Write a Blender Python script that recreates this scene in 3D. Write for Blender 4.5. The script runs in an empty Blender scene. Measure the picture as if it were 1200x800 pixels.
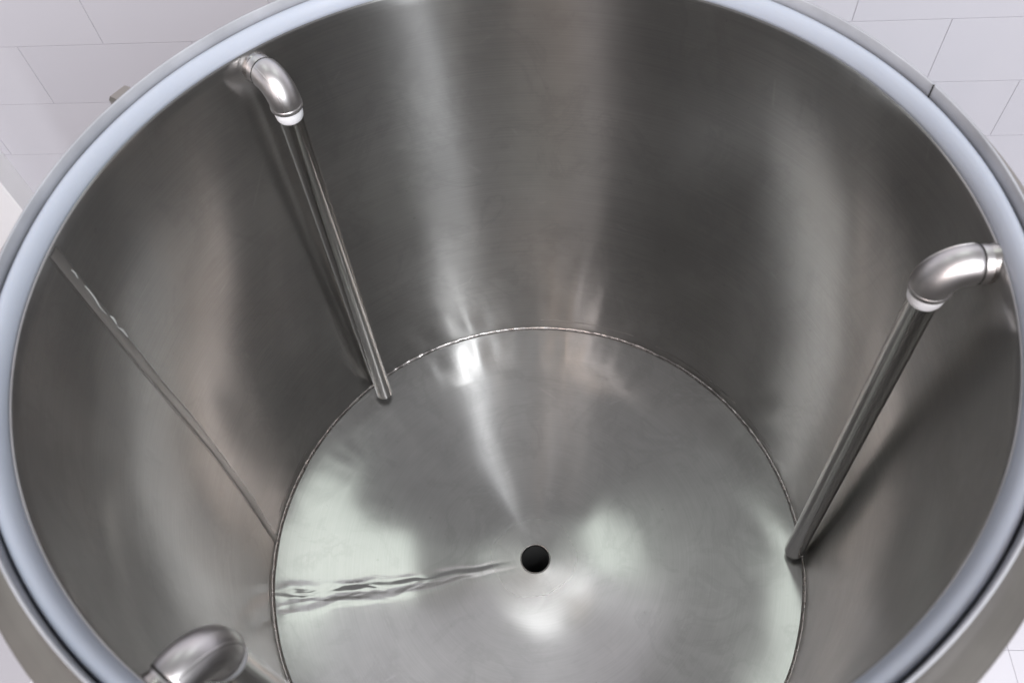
import bpy, bmesh, math, random
from mathutils import Vector, Matrix, noise
random.seed(7)
C = bpy.context.scene.collection
S = 0.55                      # metres per tank radius: every length below is in tank radii
H = 1.684                     # inner height of the tank
PI = math.pi

# ------------------------------------------------------------------ camera
sc = bpy.context.scene
pit, rol = 0.96624146, -0.10947409
fw = Vector((0, math.cos(pit), -math.sin(pit)))
rt = Vector((1, 0, 0)); up = rt.cross(fw)
r2 = math.cos(rol) * rt + math.sin(rol) * up
u2 = -math.sin(rol) * rt + math.cos(rol) * up
cam_d = bpy.data.cameras.new('camera'); cam = bpy.data.objects.new('camera', cam_d); C.objects.link(cam)
M = Matrix((r2, u2, -fw)).transposed().to_4x4()
M.translation = Vector((0.0019, -1.1167, 2.9694)) * S
cam.matrix_world = M
cam_d.sensor_width = 36; cam_d.lens = 944.745 / 1200 * 36
cam_d.clip_start = 0.01; cam_d.clip_end = 60
cam_d.dof.use_dof = True; cam_d.dof.focus_distance = 1.55; cam_d.dof.aperture_fstop = 4.5
sc.camera = cam

# ------------------------------------------------------------------ light
w = bpy.data.worlds.new('World'); sc.world = w; w.use_nodes = True
bg = w.node_tree.nodes['Background']
bg.inputs[0].default_value = (0.97, 0.96, 1.0, 1); bg.inputs[1].default_value = 0.29
sc.view_settings.view_transform = 'Standard'; sc.view_settings.look = 'None'
sc.view_settings.exposure = 0; sc.view_settings.gamma = 1
sc.render.engine = 'CYCLES'
sc.cycles.use_denoising = True; sc.cycles.max_bounces = 14; sc.cycles.glossy_bounces = 12
sc.cycles.caustics_reflective = True; sc.cycles.blur_glossy = 0.5; sc.cycles.sample_clamp_indirect = 4

def area(name, loc, target, sx, sy, power, col):
    d = bpy.data.lights.new(name, 'AREA'); d.shape = 'RECTANGLE'; d.size = sx * S; d.size_y = sy * S
    d.energy = power * sx * sy * S * S * PI; d.color = col          # power = radiance
    o = bpy.data.objects.new(name, d); C.objects.link(o); o.location = Vector(loc) * S
    v = (Vector(target) - Vector(loc)).normalized()
    o.rotation_euler = v.to_track_quat('-Z', 'Y').to_euler()
    return o
GREEN = (0.90, 1.0, 0.93); WARM = (1.0, 0.93, 0.90); COOL = (0.92, 0.95, 1.0)
# two square light panels in the ceiling over the far side of the tank
area('ceiling_lamp', (-1.25, 1.75, 4.7), (-1.25, 1.75, 0), 0.62, 1.25, 2.0, GREEN)
area('ceiling_lamp', (0.95, 1.66, 4.7), (0.95, 1.66, 0), 1.05, 0.95, 2.15, GREEN)
# tall windows and bright door gaps behind the photographer
def window(x, wd, p, col, z=6.3, h=6.4):
    area('window_light', (x, -6.0, z), (x * 0.2, 0, 1.5), wd, h, p, col)
window(1.72, 0.08, 470.0, COOL)
window(0.55, 0.40, 6.5, WARM)
window(-0.35, 0.12, 9.0, COOL)
window(-1.45, 0.22, 10.5, (1.0, 0.92, 0.90))
window(-2.45, 0.08, 70.0, (1.0, 0.78, 0.64))
window(-3.4, 0.75, 15.0, (1.0, 0.92, 0.94))

# ------------------------------------------------------------------ materials
def mat(name):
    m = bpy.data.materials.new(name); m.use_nodes = True
    nt = m.node_tree; b = nt.nodes['Principled BSDF']
    return m, nt, b
def N(nt, t, **kw):
    n = nt.nodes.new(t)
    for k, v in kw.items(): setattr(n, k, v)
    return n
def ramp(nt, fac, stops):
    r = N(nt, 'ShaderNodeValToRGB'); nt.links.new(fac, r.inputs[0])
    e = r.color_ramp.elements
    while len(e) < len(stops): e.new(0.5)
    for i, (p, c) in enumerate(stops):
        e[i].position = p; e[i].color = (c, c, c, 1) if not isinstance(c, tuple) else (*c, 1)
    return r.outputs[0]
def noise_tex(nt, vec, scale, detail=3, rough=0.55, mapscale=None, dist=0.0):
    if mapscale:
        mp = N(nt, 'ShaderNodeMapping'); mp.inputs['Scale'].default_value = mapscale
        nt.links.new(vec, mp.inputs[0]); vec = mp.outputs[0]
    n = N(nt, 'ShaderNodeTexNoise'); nt.links.new(vec, n.inputs['Vector'])
    n.inputs['Scale'].default_value = scale; n.inputs['Detail'].default_value = detail
    n.inputs['Roughness'].default_value = rough; n.inputs['Distortion'].default_value = dist
    return n.outputs[0]
def mix(nt, fac, a, b, mode='MIX'):
    m = N(nt, 'ShaderNodeMix', data_type='RGBA', blend_type=mode)
    for s, v in ((m.inputs[0], fac), (m.inputs[6], a), (m.inputs[7], b)):
        if hasattr(v, 'is_output'): nt.links.new(v, s)
        else: s.default_value = v if not isinstance(v, tuple) else (*v, 1)[:4]
    return m.outputs[2]
def bump(nt, h, strength, dist, nrm=None):
    b = N(nt, 'ShaderNodeBump'); b.inputs['Strength'].default_value = strength; b.inputs['Distance'].default_value = dist
    nt.links.new(h, b.inputs['Height'])
    if nrm: nt.links.new(nrm, b.inputs['Normal'])
    return b.outputs[0]

def steel(name, col, rough, aniso=0.0, uvscale=(3, 260, 1), brush=0.15, blotch=0.12, bmp=0.0, rspread=0.08, lowscale=4.0, specks=0.0, wide=None, stains=False, dull=0.0, fade=None):
    """brushed stainless sheet; u runs along the brushing, v across it"""
    m, nt, b = mat(name)
    uv = N(nt, 'ShaderNodeUVMap', uv_map='UVMap').outputs[0]
    ob = N(nt, 'ShaderNodeTexCoord').outputs['Object']
    fine = noise_tex(nt, uv, 1.0, 4, 0.65, uvscale)
    low = noise_tex(nt, ob, lowscale, 4, 0.6)
    c1 = mix(nt, ramp(nt, low, [(0.3, 0.0), (0.7, 1.0)]), tuple(x * (1 - blotch) for x in col), tuple(x * (1 + blotch) for x in col))
    c2 = mix(nt, brush, c1, ramp(nt, fine, [(0.25, 0.45), (0.75, 1.0)]), 'MULTIPLY')
    if specks:
        sp = noise_tex(nt, ob, 60, 2, 0.5)
        c2 = mix(nt, ramp(nt, sp, [(0.74, 0.0), (0.78, specks)]), c2, (0.10, 0.09, 0.08))
    if stains:                # water marks, hand smears and a few short bright scratches
        st = noise_tex(nt, ob, 7, 6, 0.65, None, 0.8)
        c2 = mix(nt, ramp(nt, st, [(0.50, 0.0), (0.56, 0.30), (0.60, 0.0)]), c2, tuple(x * 0.72 for x in col))
        vo = N(nt, 'ShaderNodeTexVoronoi', feature='DISTANCE_TO_EDGE'); vo.inputs['Scale'].default_value = 2.2
        wv = N(nt, 'ShaderNodeMapping'); wv.inputs['Rotation'].default_value = (0.4, 0.7, 0.3); nt.links.new(ob, wv.inputs[0])
        nt.links.new(wv.outputs[0], vo.inputs['Vector'])
        gate = noise_tex(nt, ob, 14, 2, 0.5)
        gm = N(nt, 'ShaderNodeMath', operation='MULTIPLY')
        nt.links.new(ramp(nt, vo.outputs['Distance'], [(0.0, 1.0), (0.006, 0.0)]), gm.inputs[0])
        nt.links.new(ramp(nt, gate, [(0.62, 0.0), (0.67, 0.18)]), gm.inputs[1])
        c2 = mix(nt, gm.outputs[0], c2, (0.80, 0.79, 0.77))
    nt.links.new(c2, b.inputs['Base Color'])
    b.inputs['Metallic'].default_value = 1.0
    rr = N(nt, 'ShaderNodeMapRange'); nt.links.new(low, rr.inputs[0])
    rr.inputs[1].default_value = 0.3; rr.inputs[2].default_value = 0.7
    rr.inputs[3].default_value = rough - rspread; rr.inputs[4].default_value = rough + rspread
    rough_out = rr.outputs[0]
    if fade:                  # sanded duller round the drain
        sv0 = N(nt, 'ShaderNodeSeparateXYZ'); nt.links.new(uv, sv0.inputs[0])
        m0 = N(nt, 'ShaderNodeMapRange', interpolation_type='SMOOTHSTEP'); nt.links.new(sv0.outputs[1], m0.inputs[0])
        m0.inputs[1].default_value = 0.10; m0.inputs[2].default_value = 0.29; m0.inputs[3].default_value = 0.19; m0.inputs[4].default_value = 0.0
        ad = N(nt, 'ShaderNodeMath', operation='ADD'); nt.links.new(rough_out, ad.inputs[0]); nt.links.new(m0.outputs[0], ad.inputs[1])
        rough_out = ad.outputs[0]
    nt.links.new(rough_out, b.inputs['Roughness'])
    if aniso:
        b.inputs['Anisotropic'].default_value = aniso; b.inputs['Anisotropic Rotation'].default_value = 0.25
        t = N(nt, 'ShaderNodeTangent', direction_type='UV_MAP', uv_map='UVMap')
        nt.links.new(t.outputs[0], b.inputs['Tangent'])
    if bmp:
        nt.links.new(bump(nt, fine, bmp, 0.001), b.inputs['Normal'])
    if wide:                  # second, broad lobe: light smeared across the brushing
        fac, wr, wa = wide
        b2 = N(nt, 'ShaderNodeBsdfPrincipled'); b2.inputs['Metallic'].default_value = 1.0
        nt.links.new(c2, b2.inputs['Base Color']); b2.inputs['Roughness'].default_value = wr
        b2.inputs['Anisotropic'].default_value = wa; b2.inputs['Anisotropic Rotation'].default_value = 0.25
        nt.links.new(t.outputs[0], b2.inputs['Tangent'])
        mx = N(nt, 'ShaderNodeMixShader'); mx.inputs[0].default_value = fac
        if fade:              # the turned brushing stops short of the middle
            sv = N(nt, 'ShaderNodeSeparateXYZ'); nt.links.new(uv, sv.inputs[0])
            mr = N(nt, 'ShaderNodeMapRange', interpolation_type='SMOOTHSTEP'); nt.links.new(sv.outputs[1], mr.inputs[0])
            mr.inputs[1].default_value = fade[0]; mr.inputs[2].default_value = fade[1]; mr.inputs[3].default_value = 0.03; mr.inputs[4].default_value = fac
            nt.links.new(mr.outputs[0], mx.inputs[0])
        nt.links.new(b.outputs[0], mx.inputs[1]); nt.links.new(b2.outputs[0], mx.inputs[2])
        out = mx.outputs[0]
        if dull:              # fine pitting of the mill finish: even scatter in all directions
            b3 = N(nt, 'ShaderNodeBsdfPrincipled'); b3.inputs['Metallic'].default_value = 1.0
            nt.links.new(c2, b3.inputs['Base Color']); b3.inputs['Roughness'].default_value = 0.68
            m3 = N(nt, 'ShaderNodeMixShader'); m3.inputs[0].default_value = dull
            nt.links.new(out, m3.inputs[1]); nt.links.new(b3.outputs[0], m3.inputs[2]); out = m3.outputs[0]
        nt.links.new(out, nt.nodes['Material Output'].inputs[0])
    return m
M_wall = steel('brushed_steel_wall', (0.53, 0.522, 0.508), 0.175, 0.85, (2.2, 240, 1), 0.34, 0.12, 0.04, 0.03, specks=0.15, wide=(0.32, 0.29, 1.0), stains=True, dull=0.07)
M_cone = steel('brushed_steel_bottom', (0.55, 0.545, 0.53), 0.125, 0.2, (2.0, 160, 1), 0.20, 0.09, 0.02, 0.035, 5.0, specks=0.15, wide=(0.40, 0.33, 1.0), stains=True, dull=0.16, fade=(0.08, 0.30))
M_flange = steel('dull_steel_flange', (0.52, 0.49, 0.45), 0.42, 0.3, (2, 120, 1), 0.15, 0.10, 0.04)
M_collar = steel('grey_steel_collar', (0.46, 0.47, 0.50), 0.45, 0.0, (6, 30, 1), 0.12, 0.16, 0.02, lowscale=9, specks=0.35)
M_collar.node_tree.nodes['Principled BSDF'].inputs['Metallic'].default_value = 0.15
M_pipe = steel('polished_tube', (0.76, 0.75, 0.73), 0.11, 0.0, (1, 60, 1), 0.12, 0.05, 0.0, 0.03)
M_elbow = steel('satin_cast_elbow', (0.70, 0.675, 0.67), 0.38, 0.0, (30, 30, 1), 0.06, 0.05, 0.02, 0.05, 20)
M_bead = steel('weld_bead', (0.55, 0.52, 0.50), 0.25, 0.0, (60, 20, 1), 0.3, 0.2, 0.1, 0.1, 30)
M_grind = steel('ground_weld_band', (0.57, 0.56, 0.545), 0.36, 0.3, (120, 2, 1), 0.2, 0.14, 0.05, lowscale=9)
M_groove, nt, b = mat('dark_groove'); b.inputs['Base Color'].default_value = (0.035, 0.033, 0.03, 1); b.inputs['Metallic'].default_value = 0.6; b.inputs['Roughness'].default_value = 0.6
M_line = steel('dull_dark_weld_steel', (0.27, 0.26, 0.25), 0.4, 0.0, (40, 40, 1), 0.3, 0.3, 0.0, 0.1, 20)  # dull dark steel of the weld line, seam groove and grinding marks
M_drain = steel('shaded_drain_steel', (0.10, 0.10, 0.10), 0.6, 0.0, blotch=0.2)  # shade inside the drain hole is put into the steel's colour
M_shell = steel('outer_shell_steel', (0.52, 0.50, 0.47), 0.35, 0.5, (2, 120, 1))
M_mark, nt, b = mat('scratch_residue'); b.inputs['Base Color'].default_value = (0.5, 0.5, 0.48, 1); b.inputs['Roughness'].default_value = 0.6

M_gasket, nt, b = mat('white_silicone')
ob = N(nt, 'ShaderNodeTexCoord').outputs['Object']
low = noise_tex(nt, ob, 6, 4, 0.6)
nt.links.new(mix(nt, low, (0.42, 0.458, 0.53), (0.475, 0.51, 0.575)), b.inputs['Base Color'])
b.inputs['Roughness'].default_value = 0.42; b.inputs['Subsurface Weight'].default_value = 0.25
b.inputs['Subsurface Radius'].default_value = (0.01, 0.012, 0.016)
nt.links.new(bump(nt, noise_tex(nt, ob, 25, 5, 0.65), 0.16, 0.003), b.inputs['Normal'])

M_tape, nt, b = mat('white_thread_tape')
ob = N(nt, 'ShaderNodeTexCoord').outputs['Object']
b.inputs['Base Color'].default_value = (0.82, 0.82, 0.84, 1); b.inputs['Roughness'].default_value = 0.5
nt.links.new(bump(nt, noise_tex(nt, ob, 1, 3, 0.6, (60, 60, 700)), 0.5, 0.002), b.inputs['Normal'])

def tile_mat(name, col, rough):
    m, nt, b = mat(name)
    ob = N(nt, 'ShaderNodeTexCoord').outputs['Object']
    oi = N(nt, 'ShaderNodeObjectInfo').outputs['Random']
    n1 = noise_tex(nt, ob, 3, 4, 0.6)
    base = mix(nt, n1, tuple(c * 0.97 for c in col), tuple(c * 1.02 for c in col))
    base = mix(nt, oi, base, mix(nt, 1.0, base, (0.975, 0.975, 0.98), 'MULTIPLY'))
    nt.links.new(base, b.inputs['Base Color']); b.inputs['Roughness'].default_value = rough
    nt.links.new(bump(nt, noise_tex(nt, ob, 9, 2), 0.05, 0.004), b.inputs['Normal'])
    return m
M_tile = tile_mat('white_glazed_tile', (0.53, 0.524, 0.558), 0.28)
M_floor_tile = tile_mat('white_floor_tile', (0.72, 0.71, 0.75), 0.3)
M_grout, nt, b = mat('pale_grout'); b.inputs['Base Color'].default_value = (0.485, 0.475, 0.505, 1); b.inputs['Roughness'].default_value = 0.9
M_plaster, nt, b = mat('white_painted_plaster')
ob = N(nt, 'ShaderNodeTexCoord').outputs['Object']
nt.links.new(mix(nt, noise_tex(nt, ob, 5, 5), (0.74, 0.73, 0.73), (0.82, 0.81, 0.82)), b.inputs['Base Color']); b.inputs['Roughness'].default_value = 0.7
nt.links.new(bump(nt, noise_tex(nt, ob, 50, 4), 0.15, 0.002), b.inputs['Normal'])

# ------------------------------------------------------------------ mesh helpers (lengths in tank radii, scaled by S on build)
def mesh_obj(name, verts, faces, material, parent=None, uvs=None, smooth=True):
    me = bpy.data.meshes.new(name)
    me.from_pydata([tuple(c * S for c in v) for v in verts], [], faces)
    if uvs is not None:
        ul = me.uv_layers.new(name='UVMap')
        k = 0
        for fi, f in enumerate(faces):
            for j in range(len(f)):
                ul.data[k].uv = uvs[fi][j]; k += 1
    if smooth:
        me.polygons.foreach_set('use_smooth', [True] * len(me.polygons))
    me.materials.append(material)
    o = bpy.data.objects.new(name, me); C.objects.link(o)
    if parent: o.parent = parent
    return o

def lathe(name, prof, material, parent=None, seg=192, closed=True, warp=None, a0=0.0, a1=2 * PI, smooth=True):
    """revolve a profile [(r, z)...]; u follows the circumference, v the profile"""
    full = abs(a1 - a0 - 2 * PI) < 1e-6
    n = len(prof); na = seg if full else seg + 1
    vs = []
    for i in range(na):
        a = a0 + (a1 - a0) * i / seg
        for (r, z) in prof:
            if warp: rr, zz = warp(a, r, z)
            else: rr, zz = r, z
            vs.append((rr * math.cos(a), rr * math.sin(a), zz))
    L = [0.0]
    for k in range(1, n + 1):
        p, q = prof[k - 1], prof[k % n]
        L.append(L[-1] + math.hypot(p[0] - q[0], p[1] - q[1]))
    fs, uv = [], []
    for i in range(seg):
        j = (i + 1) % na
        for k in range(n if closed else n - 1):
            k2 = (k + 1) % n
            fs.append((i * n + k, j * n + k, j * n + k2, i * n + k2))
            ua, ub = a0 + (a1 - a0) * i / seg, a0 + (a1 - a0) * (i + 1) / seg
            uv.append(((ua, L[k]), (ub, L[k]), (ub, L[k + 1]), (ua, L[k + 1])))
    o = mesh_obj(name, vs, fs, material, parent, uv, smooth)
    bm = bmesh.new(); bm.from_mesh(o.data); bmesh.ops.recalc_face_normals(bm, faces=bm.faces)
    bm.to_mesh(o.data); bm.free()
    return o

def sweep(name, path, radii, material, parent=None, seg=32, caps=True, up=None):
    """tube along a list of points with a radius at each point"""
    P = [Vector(p) for p in path]; n = len(P)
    T = []
    for i in range(n):
        T.append((P[min(i + 1, n - 1)] - P[max(i - 1, 0)]).normalized())
    ref = Vector(up) if up else (Vector((0, 0, 1)) if abs(T[0].z) < 0.9 else Vector((1, 0, 0)))
    x = (ref - T[0] * ref.dot(T[0])).normalized()
    vs, fs, uv, L = [], [], [], 0.0; Ls = []
    for i in range(n):
        x = (x - T[i] * x.dot(T[i])).normalized(); y = T[i].cross(x)
        for k in range(seg):
            a = 2 * PI * k / seg
            vs.append(tuple(P[i] + (x * math.cos(a) + y * math.sin(a)) * radii[i]))
        if i: L += (P[i] - P[i - 1]).length
        Ls.append(L)
    for i in range(n - 1):
        for k in range(seg):
            k2 = (k + 1) % seg
            fs.append((i * seg + k, i * seg + k2, (i + 1) * seg + k2, (i + 1) * seg + k))
            # u runs round the tube, v along it
            uv.append(((k / seg, Ls[i]), ((k + 1) / seg, Ls[i]), ((k + 1) / seg, Ls[i + 1]), (k / seg, Ls[i + 1])))
    if caps:                  # end discs have vertices of their own, so the rim stays crisp
        b0 = len(vs); vs += vs[:seg] + vs[(n - 1) * seg:n * seg]
        fs.append(tuple(b0 + k for k in range(seg - 1, -1, -1))); uv.append(tuple((0, 0) for _ in range(seg)))
        fs.append(tuple(b0 + seg + k for k in range(seg))); uv.append(tuple((0, 0) for _ in range(seg)))
    return mesh_obj(name, vs, fs, material, parent, uv)

def box_mesh(name, x0, x1, y0, y1, z0, z1, bev=0.0):
    bm = bmesh.new()
    bmesh.ops.create_cube(bm, size=1)
    for v in bm.verts:
        v.co = Vector(((x0 + x1) / 2 + v.co.x * (x1 - x0), (y0 + y1) / 2 + v.co.y * (y1 - y0), (z0 + z1) / 2 + v.co.z * (z1 - z0))) * S
    if bev:
        bmesh.ops.bevel(bm, geom=bm.edges[:], offset=bev * S, segments=1, affect='EDGES')
    me = bpy.data.meshes.new(name); bm.to_mesh(me); bm.free()
    return me
def link(name, me, material, parent=None, loc=(0, 0, 0)):
    if material and not me.materials: me.materials.append(material)
    o = bpy.data.objects.new(name, me); C.objects.link(o); o.location = Vector(loc) * S
    if parent: o.parent = parent
    return o
def uvbox(me):
    if not me.uv_layers:
        ul = me.uv_layers.new(name='UVMap')
        for lp in me.loops:
            c = me.vertices[lp.vertex_index].co; ul.data[lp.index].uv = (c.x + c.y, c.z)
    return me

# ------------------------------------------------------------------ setting: tiled wall, pillar, tiled floor
ZF = -0.80                    # room floor
PSI = math.radians(-7.5)      # the room is turned a little to the camera
YW = 2.117
wall = link('wall', box_mesh('wall', -6.0, 6.0, 0.004, 0.25, ZF - 0.1, 4.45), M_grout, None, (0, YW, 0))
wall.rotation_euler.z = PSI; wall['kind'] = 'structure'
TH, TL, G = 0.333, 0.854, 0.0026
tile_me = box_mesh('wall_tile', G / 2, TL - G / 2, 0, 0.02, G / 2, TH - G / 2, 0.0015)
for rI in range(-4, 11):
    z = 0.760 + rI * TH
    for cI in range(-4, 7):
        x = -1.768 + cI * TL - (0.5 * TL if rI % 2 else 0.0)
        link('wall_tile', tile_me, M_tile, wall, (x, 0, z))
pillar = link('pillar', box_mesh('pillar', -3.6, -2.665, -0.15, 0.005, ZF - 0.05, 4.45, 0.006), M_plaster, None, (0, YW, 0))
pillar.rotation_euler.z = PSI; pillar['kind'] = 'structure'
floor = link('floor', box_mesh('floor', -6, 6, -5, YW + 0.2, ZF - 0.12, ZF - 0.004), M_grout)
floor.rotation_euler.z = PSI; floor['kind'] = 'structure'
FT = 1.09
ft_me = box_mesh('floor_tile', G / 2, FT - G / 2, G / 2, FT - G / 2, -0.02, 0, 0.0015)
for i in range(-4, 4):
    for j in range(-4, 2):
        link('floor_tile', ft_me, M_floor_tile, floor, (2.035 + i * FT, -0.15 + j * FT, ZF))

# ------------------------------------------------------------------ the tank
tank = bpy.data.objects.new('steel_tank', None); C.objects.link(tank); tank.location = (0, 0, ZF * S)
tank['label'] = 'open round stainless steel tank with white gasket rim and three elbowed pipes inside'
tank['category'] = 'tank'
class Off:                    # children are built in world coordinates; shift them under the empty
    pass
def under(o):
    o.parent = tank; o.matrix_parent_inverse = Matrix.Translation((0, 0, -ZF * S))
    return o

def nz(x, y, z): return noise.noise(Vector((x, y, z)))
def wall_warp(a, r, z):
    ca, sa = math.cos(a), math.sin(a)
    t = max(0.0, min(1.0, z / 0.25)) * max(0.0, min(1.0, (H - z) / 0.15))
    d = 0.0060 * nz(2.2 * ca, 2.2 * sa, 0.8 * z + 3) + 0.0012 * nz(6 * ca, 6 * sa, 1.5 * z + 9)
    return (r + d * t, z)
prof = [(1.0, -0.012)] + [(1.0, H * k / 40) for k in range(0, 40)] + [(1.0, H - 0.004), (1.002, H + 0.001), (1.007, H + 0.003), (1.012, H), (1.012, -0.012)]
inner = under(lathe('inner_wall', prof, M_wall, None, 256, True, wall_warp))

# conical bottom plate with hole, dents and the hollow of its radial weld
RH = 0.057; K = 0.20
def cone_z(r, a):
    x, y = r * math.cos(a), r * math.sin(a)
    z = K * (r - 1)
    # the plate is pulled into a slightly deeper dish on its welded side
    dw = (a - math.radians(182) + PI) % (2 * PI) - PI
    wt = math.cos(min(abs(dw) * 0.75, PI / 2)) ** 2
    q0, q1 = 0.49 * (max(0.0, r - RH) / (0.51 - RH)) ** 1.0, 1 - r
    g = -0.14 * math.log(math.exp(-q0 / 0.14) + math.exp(-q1 / 0.14))
    z -= 0.115 * wt * max(0.0, g)
    edge = max(0.0, (r - 0.80) / 0.2)
    mid = math.sin(PI * min(1, max(0, (r - RH) / (1 - RH)))) 
    z += 0.0022 * nz(1.6 * x + 4, 1.6 * y, 1.0) * mid
    z += 0.0008 * nz(4.5 * x, 4.5 * y + 7, 2.0) * mid
    z += 0.0022 * (nz(5 * math.cos(a), 5 * math.sin(a), 5.0 + 2 * r) + 2.2 * nz(15 * math.cos(a), 15 * math.sin(a), 1.0 + 2 * r) * max(0, math.sin(a)) ** 2) * edge * (1 - r) / 0.1 if r > 0.8 else 0
    # radial weld from the hole to the wall: raised lips beside a shallow trough
    da = a - math.radians(187.0)
    da = (da + PI) % (2 * PI) - PI
    if math.cos(da) > 0:
        s = r * math.sin(da) + 0.012 * nz(3 * r, 0, 8) + 0.006 * nz(11 * r, 0, 2)
        wd = (0.012 + 0.024 * (r ** 1.2)) * (1 + 0.35 * nz(6 * r, 3, 1))
        q = s / wd
        tr = min(1.0, (r - RH) / 0.15)
        z += tr * (-0.0022 * (0.7 + 0.9 * nz(7 * r, 5, 9)) * math.exp(-q * q * 1.6) + 0.0011 * (0.6 + nz(6 * r, 1, 4)) * math.exp(-((q - 1.25) ** 2) * 4) + 0.0012 * (0.6 + nz(8 * r, 2, 7)) * math.exp(-((q + 1.3) ** 2) * 4))
        w1 = s + 0.012 * nz(14 * r, 20 * s, 12)
        z += tr * 0.0011 * (0.5 - abs(nz(9 * r, 34 * w1, 3.3)) * 1.6 + 0.45 * nz(30 * r, 60 * w1, 6.3)) * math.exp(-q * q * 0.55) * min(1, 0.15 + r)
    return z
def build_cone():
    nr, base = 170, 360
    angs = [2 * PI * i / base for i in range(base)]
    c = math.radians(187)
    angs = sorted(set([round(a, 6) for a in angs] + [round(c + math.radians(0.12 * k), 6) for k in range(-90, 91)]))
    rs = [RH + (1.0 - RH) * (k / nr) for k in range(nr + 1)]
    vs, fs, uv = [], [], []
    n = len(rs)
    for a in angs:
        for r in rs: vs.append((r * math.cos(a), r * math.sin(a), cone_z(r, a)))
    na = len(angs)
    for i in range(na):
        j = (i + 1) % na
        for k in range(n - 1):
            fs.append((i * n + k, j * n + k, j * n + k + 1, i * n + k + 1))
            ua = angs[i]; ub = angs[j] if j else 2 * PI
            uv.append(((ua, rs[k]), (ub, rs[k]), (ub, rs[k + 1]), (ua, rs[k + 1])))
    # normals up
    fs = [tuple(reversed(f)) for f in fs]; uv = [tuple(reversed(u)) for u in uv]
    return mesh_obj('bottom_plate', vs, fs, M_cone, None, uv)
bottom = under(build_cone())
zh = -K * (1 - RH)
drain = lathe('drain_pipe', [(RH - 0.001, zh + 0.004), (RH - 0.001, zh - 0.30), (0.0005, zh - 0.30), (0.0005, zh - 0.31), (RH + 0.008, zh - 0.31), (RH + 0.008, zh - 0.003)], M_drain, None, 64)
drain.parent = bottom
rim = lathe('hole_lip', [(RH - 0.002, zh - 0.004), (RH - 0.001, zh + 0.003), (RH + 0.0015, zh + 0.0030), (RH + 0.0035, zh + 0.002), (RH + 0.004, zh - 0.004)], M_bead, None, 96, True, lambda a, r, z: (r + 0.0008 * nz(14 * math.cos(a), 14 * math.sin(a), 2), z))
rim.parent = bottom

# weld bead where wall and bottom meet
def bead_warp(a, r, z):
    k = 0.0022 * nz(30 * math.cos(a), 30 * math.sin(a), 1) + 0.0016 * nz(90 * math.cos(a), 90 * math.sin(a), 4)
    return (r - abs(k) if r < 0.9995 else r, z + (k if z > 0 else 0))
under(lathe('weld_bead', [(1.001, 0.009), (0.9975, 0.007), (0.995, 0.003), (0.9925, 0.0005), (0.9915, -0.004), (1.001, -0.004)], M_bead, None, 720, True, bead_warp))
under(lathe('weld_groove', [(0.9922, 0.0006), (0.9900, 0.0004), (0.9900, -0.004), (0.9922, -0.004)], M_line, None, 720, True, lambda a, r, z: (r - (r < 0.991) * 0.0022 * nz(8 * math.cos(a), 8 * math.sin(a), 4), z)))

# grinding arcs left on the wall above the weld
def arc(az0, az1, z, th):
    def wp(a, r, zz):
        k = (a - math.radians(az0)) / math.radians(az1 - az0)
        return (wall_warp(a, 1.0, zz)[0] + (r - 1.0), zz + 0.012 * (k - 0.5) ** 2 + 0.003 * nz(12 * a, 0, z * 50) + (th * (0.5 - 0.6 * abs(nz(25 * a, 2, 3))) if zz > z else 0))
    under(lathe('grinding_mark', [(0.9993, z), (0.9993, z + th), (1.003, z + th), (1.003, z)], M_line, None, 40, True, wp, math.radians(az0), math.radians(az1)))
arc(28, 52, 0.052, 0.0035); arc(14, 24, 0.044, 0.0025); arc(58, 82, 0.060, 0.002); arc(152, 168, 0.046, 0.003); arc(181, 192, 0.035, 0.0025)

# vertical wall seam: groove, ground band beside it and residue
def wall_strip(name, a_of_z, wid_of_z, z0, z1, depth, material, n=60, m=5):
    vs, fs, uv = [], [], []
    for i in range(n + 1):
        z = z0 + (z1 - z0) * i / n
        for k in range(m + 1):
            f = k / m
            a = math.radians(a_of_z(z)) - wid_of_z(z) * f
            rr = wall_warp(a, 1.0, z)[0] - depth * (math.sin(PI * f) ** 0.5 if 0 < f < 1 else -0.3)
            vs.append((rr * math.cos(a), rr * math.sin(a), z))
    for i in range(n):
        for k in range(m):
            q = i * (m + 1) + k
            fs.append((q, q + 1, q + m + 2, q + m + 1))
            uv.append(((k / m, i / n), ((k + 1) / m, i / n), ((k + 1) / m, (i + 1) / n), (k / m, (i + 1) / n)))
    return under(mesh_obj(name, vs, fs, material, None, uv))
seam_a = lambda z: 172.3 + 2.2 * max(0, 1 - z / 0.75) ** 1.5
band = wall_strip('weld_band', lambda z: seam_a(z) - 0.2, lambda z: 0.034 + 0.008 * nz(0, 4 * z, 2), 0.012, H - 0.01, 0.0016, M_grind, 60, 8)
wall_strip('seam_groove', lambda z: seam_a(z) + 0.10, lambda z: 0.0040 + 0.002 * nz(0, 9 * z, 5), 0.012, H - 0.006, 0.0012, M_line, 60, 2)
def residue(z0, z1, da, wd):
    return wall_strip('residue_mark', lambda z: seam_a(z) - da + 0.55 * nz(0, 14 * z, 7), lambda z: max(0.0015, wd * (0.8 + 0.7 * nz(0, 22 * z, 11)) * math.sin(PI * min(.97, max(.03, (z - z0) / (z1 - z0))))), z0, z1, 0.0036, M_mark, 24, 2)
residue(1.572, 1.602, 1.5, 0.009); residue(1.43, 1.54, 1.6, 0.009); residue(1.38, 1.415, 1.8, 0.010); residue(1.32, 1.375, 1.7, 0.013)

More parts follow.
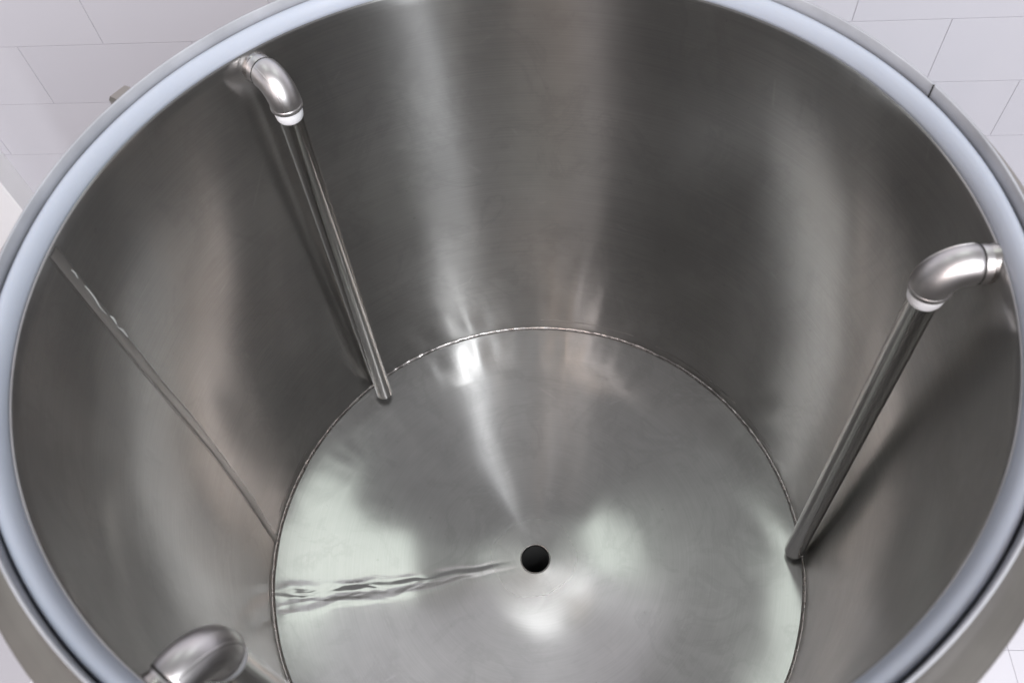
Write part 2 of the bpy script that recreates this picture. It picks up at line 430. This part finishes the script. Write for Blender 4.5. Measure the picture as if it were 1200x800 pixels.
# rim: flange, collar, gasket
fz = H + 0.012
flange = under(lathe('rim_flange', [(1.013, fz), (1.100, fz), (1.105, fz - 0.002), (1.107, fz - 0.006), (1.107, fz - 0.05), (1.099, fz - 0.05), (1.099, fz - 0.012), (1.013, fz - 0.012)], M_flange, None, 192))
def col_warp(a, r, z): return (r + 0.0012 * nz(3 * math.cos(a), 3 * math.sin(a), 6), z + 0.001 * nz(4 * math.cos(a), 4 * math.sin(a), 2) * (z > fz + 0.02))
collar = under(lathe('collar_ring', [(1.040, fz - 0.002), (1.040, H + 0.068), (1.041, H + 0.070), (1.045, H + 0.070), (1.046, H + 0.068), (1.046, fz - 0.002)], M_collar, None, 192, True, col_warp))
joint = lathe('collar_joint', [(1.0385, H + 0.018), (1.0385, H + 0.0705), (1.041, H + 0.0712), (1.041, H + 0.018)], M_groove, None, 2, True, None, math.radians(15.9), math.radians(16.15)); joint.parent = collar
gp = [(1.003, H - 0.002), (1.0025, H + 0.010), (1.0055, H + 0.022), (1.0105, H + 0.033), (1.017, H + 0.041), (1.0245, H + 0.045), (1.031, H + 0.0435), (1.0355, H + 0.037), (1.0372, H + 0.026), (1.0372, H + 0.013), (1.014, H + 0.013), (1.014, H - 0.002)]
def gas_warp(a, r, z): return (r + 0.0010 * nz(5 * math.cos(a), 5 * math.sin(a), 3), z + 0.0012 * nz(4 * math.cos(a), 4 * math.sin(a), 8) * (z > H + 0.015))
gasket = under(lathe('gasket', gp, M_gasket, None, 256, True, gas_warp))
gasket['label'] = 'bluish white silicone sealing ring'
under(lathe('outer_shell', [(1.088, ZF), (1.098, ZF), (1.098, H - 0.002), (1.088, H - 0.002)], M_shell, None, 128))

# lug sticking out of the shell
la = math.radians(141.6)
lug_me = box_mesh('lug', 1.09, 1.275, -0.034, 0.034, H - 0.10, H - 0.07, 0.008)
uvbox(lug_me)
lug = link('lug', lug_me, M_flange); lug.rotation_euler.z = la; under(lug)

# ------------------------------------------------------------------ pipes
def pipe(az_top, r_top, z_h, az_bot, r_bot, z_bot, az_wall, rb=0.062, stub_in=0.0):
    PR = 0.0335; ER = 0.0432
    top = Vector((r_top * math.cos(math.radians(az_top)), r_top * math.sin(math.radians(az_top)), z_h))
    wp = Vector((math.cos(math.radians(az_wall)), math.sin(math.radians(az_wall)), z_h))
    bot = Vector((r_bot * math.cos(math.radians(az_bot)), r_bot * math.sin(math.radians(az_bot)), z_bot))
    hd = (wp - top); hd.z = 0; hl = hd.length; hd.normalize()
    dn = (bot - top).normalized()
    # bend: from top + hd*rb to top + dn*rb
    path = []
    for i in range(17):
        t = i / 16
        th = t * PI / 2
        path.append(top + hd * rb * (1 - math.sin(th)) + dn * rb * (1 - math.cos(th)))
    e0 = path[0] + hd * 0.006; e1 = path[-1] + dn * 0.012
    ep = [e0, e0 - hd * 0.004] + path + [e1 - dn * 0.004, e1]
    # straight tube hanging down
    s0 = e1 - dn * 0.01
    tube = sweep('hanging_pipe', [s0 + (bot - s0) * (i / 12) for i in range(13)], [PR] * 13, M_pipe, None, 40)
    inner_end = sweep('pipe_mouth', [bot + dn * 0.0012, bot - dn * 0.01], [PR * 0.84] * 2, M_groove, None, 32); inner_end.parent = tube
    el = sweep('elbow', ep, [ER * 0.97, ER] + [ER] * 17 + [ER, ER * 0.97], M_elbow, None, 40); el.parent = tube
    # rolled lips at both ends of the elbow
    for c, d in ((e1 - dn * 0.005, dn),):
        lip = sweep('elbow_lip', [c - d * 0.006, c - d * 0.004, c, c + d * 0.004, c + d * 0.006], [ER * 0.98, ER * 1.025, ER * 1.035, ER * 1.025, ER * 0.97], M_elbow, None, 40); lip.parent = tube
    rg = sweep('thread_gap', [e0 - hd * 0.001, e0 + hd * 0.003], [ER * 0.985] * 2, M_groove, None, 40); rg.parent = tube
    rg = sweep('thread_gap', [e1 - dn * 0.001, e1 + dn * 0.003], [ER * 0.985] * 2, M_groove, None, 40); rg.parent = tube
    # casting seam along the elbow's back
    sd = hd.cross(dn).normalized()
    sp = []
    for i, q in enumerate(path):
        th = i / 16 * PI / 2
        outn = (-hd * math.cos(th) * 0 - hd * math.sin(th) - dn * math.cos(th))
        sp.append(q + (outn.normalized() * 0.80 + sd * 0.60) * ER * 0.985)
    ms = sweep('casting_seam', sp, [0.0024] * len(sp), M_elbow, None, 8); ms.parent = tube
    # thread tape
    tp = [e1 + dn * (0.002 + 0.036 * i / 6) for i in range(7)]
    tape = sweep('thread_tape', tp, [PR * 1.14, PR * 1.17, PR * 1.16, PR * 1.16, PR * 1.13, PR * 1.11, PR * 1.02], M_tape, None, 40); tape.parent = tube
    # tail of tape
    # socket on the wall
    so = sweep('wall_socket', [e0 + hd * 0.001, e0 + hd * 0.004, wp + hd * 0.005], [ER * 0.90, ER * 0.94, ER * 0.94], M_elbow, None, 40); so.parent = tube
    wb = sweep('socket_weld', [wp - hd * 0.012, wp - hd * 0.006, wp + hd * 0.004], [ER * 0.93, ER * 0.97, ER * 1.03], M_bead, None, 40); wb.parent = tube
    under(tube)
    return tube
PIPES = [
    pipe(127.0, 0.893, 1.634, 128.0, 0.925, 0.020, 127.2),
    pipe(-8.3, 0.902, 1.645, -9.0, 0.962, 0.030, -8.0),
    pipe(-127.4, 0.912, 1.634, -127.4, 0.93, 0.03, -127.6),
]
for o, l in zip(PIPES, ('hanging pipe with elbow beside the bright wall streaks', 'hanging pipe leaning outwards at its foot, seen in full', 'hanging pipe whose elbow stands just inside the rim, mostly out of view')):
    o['label'] = l
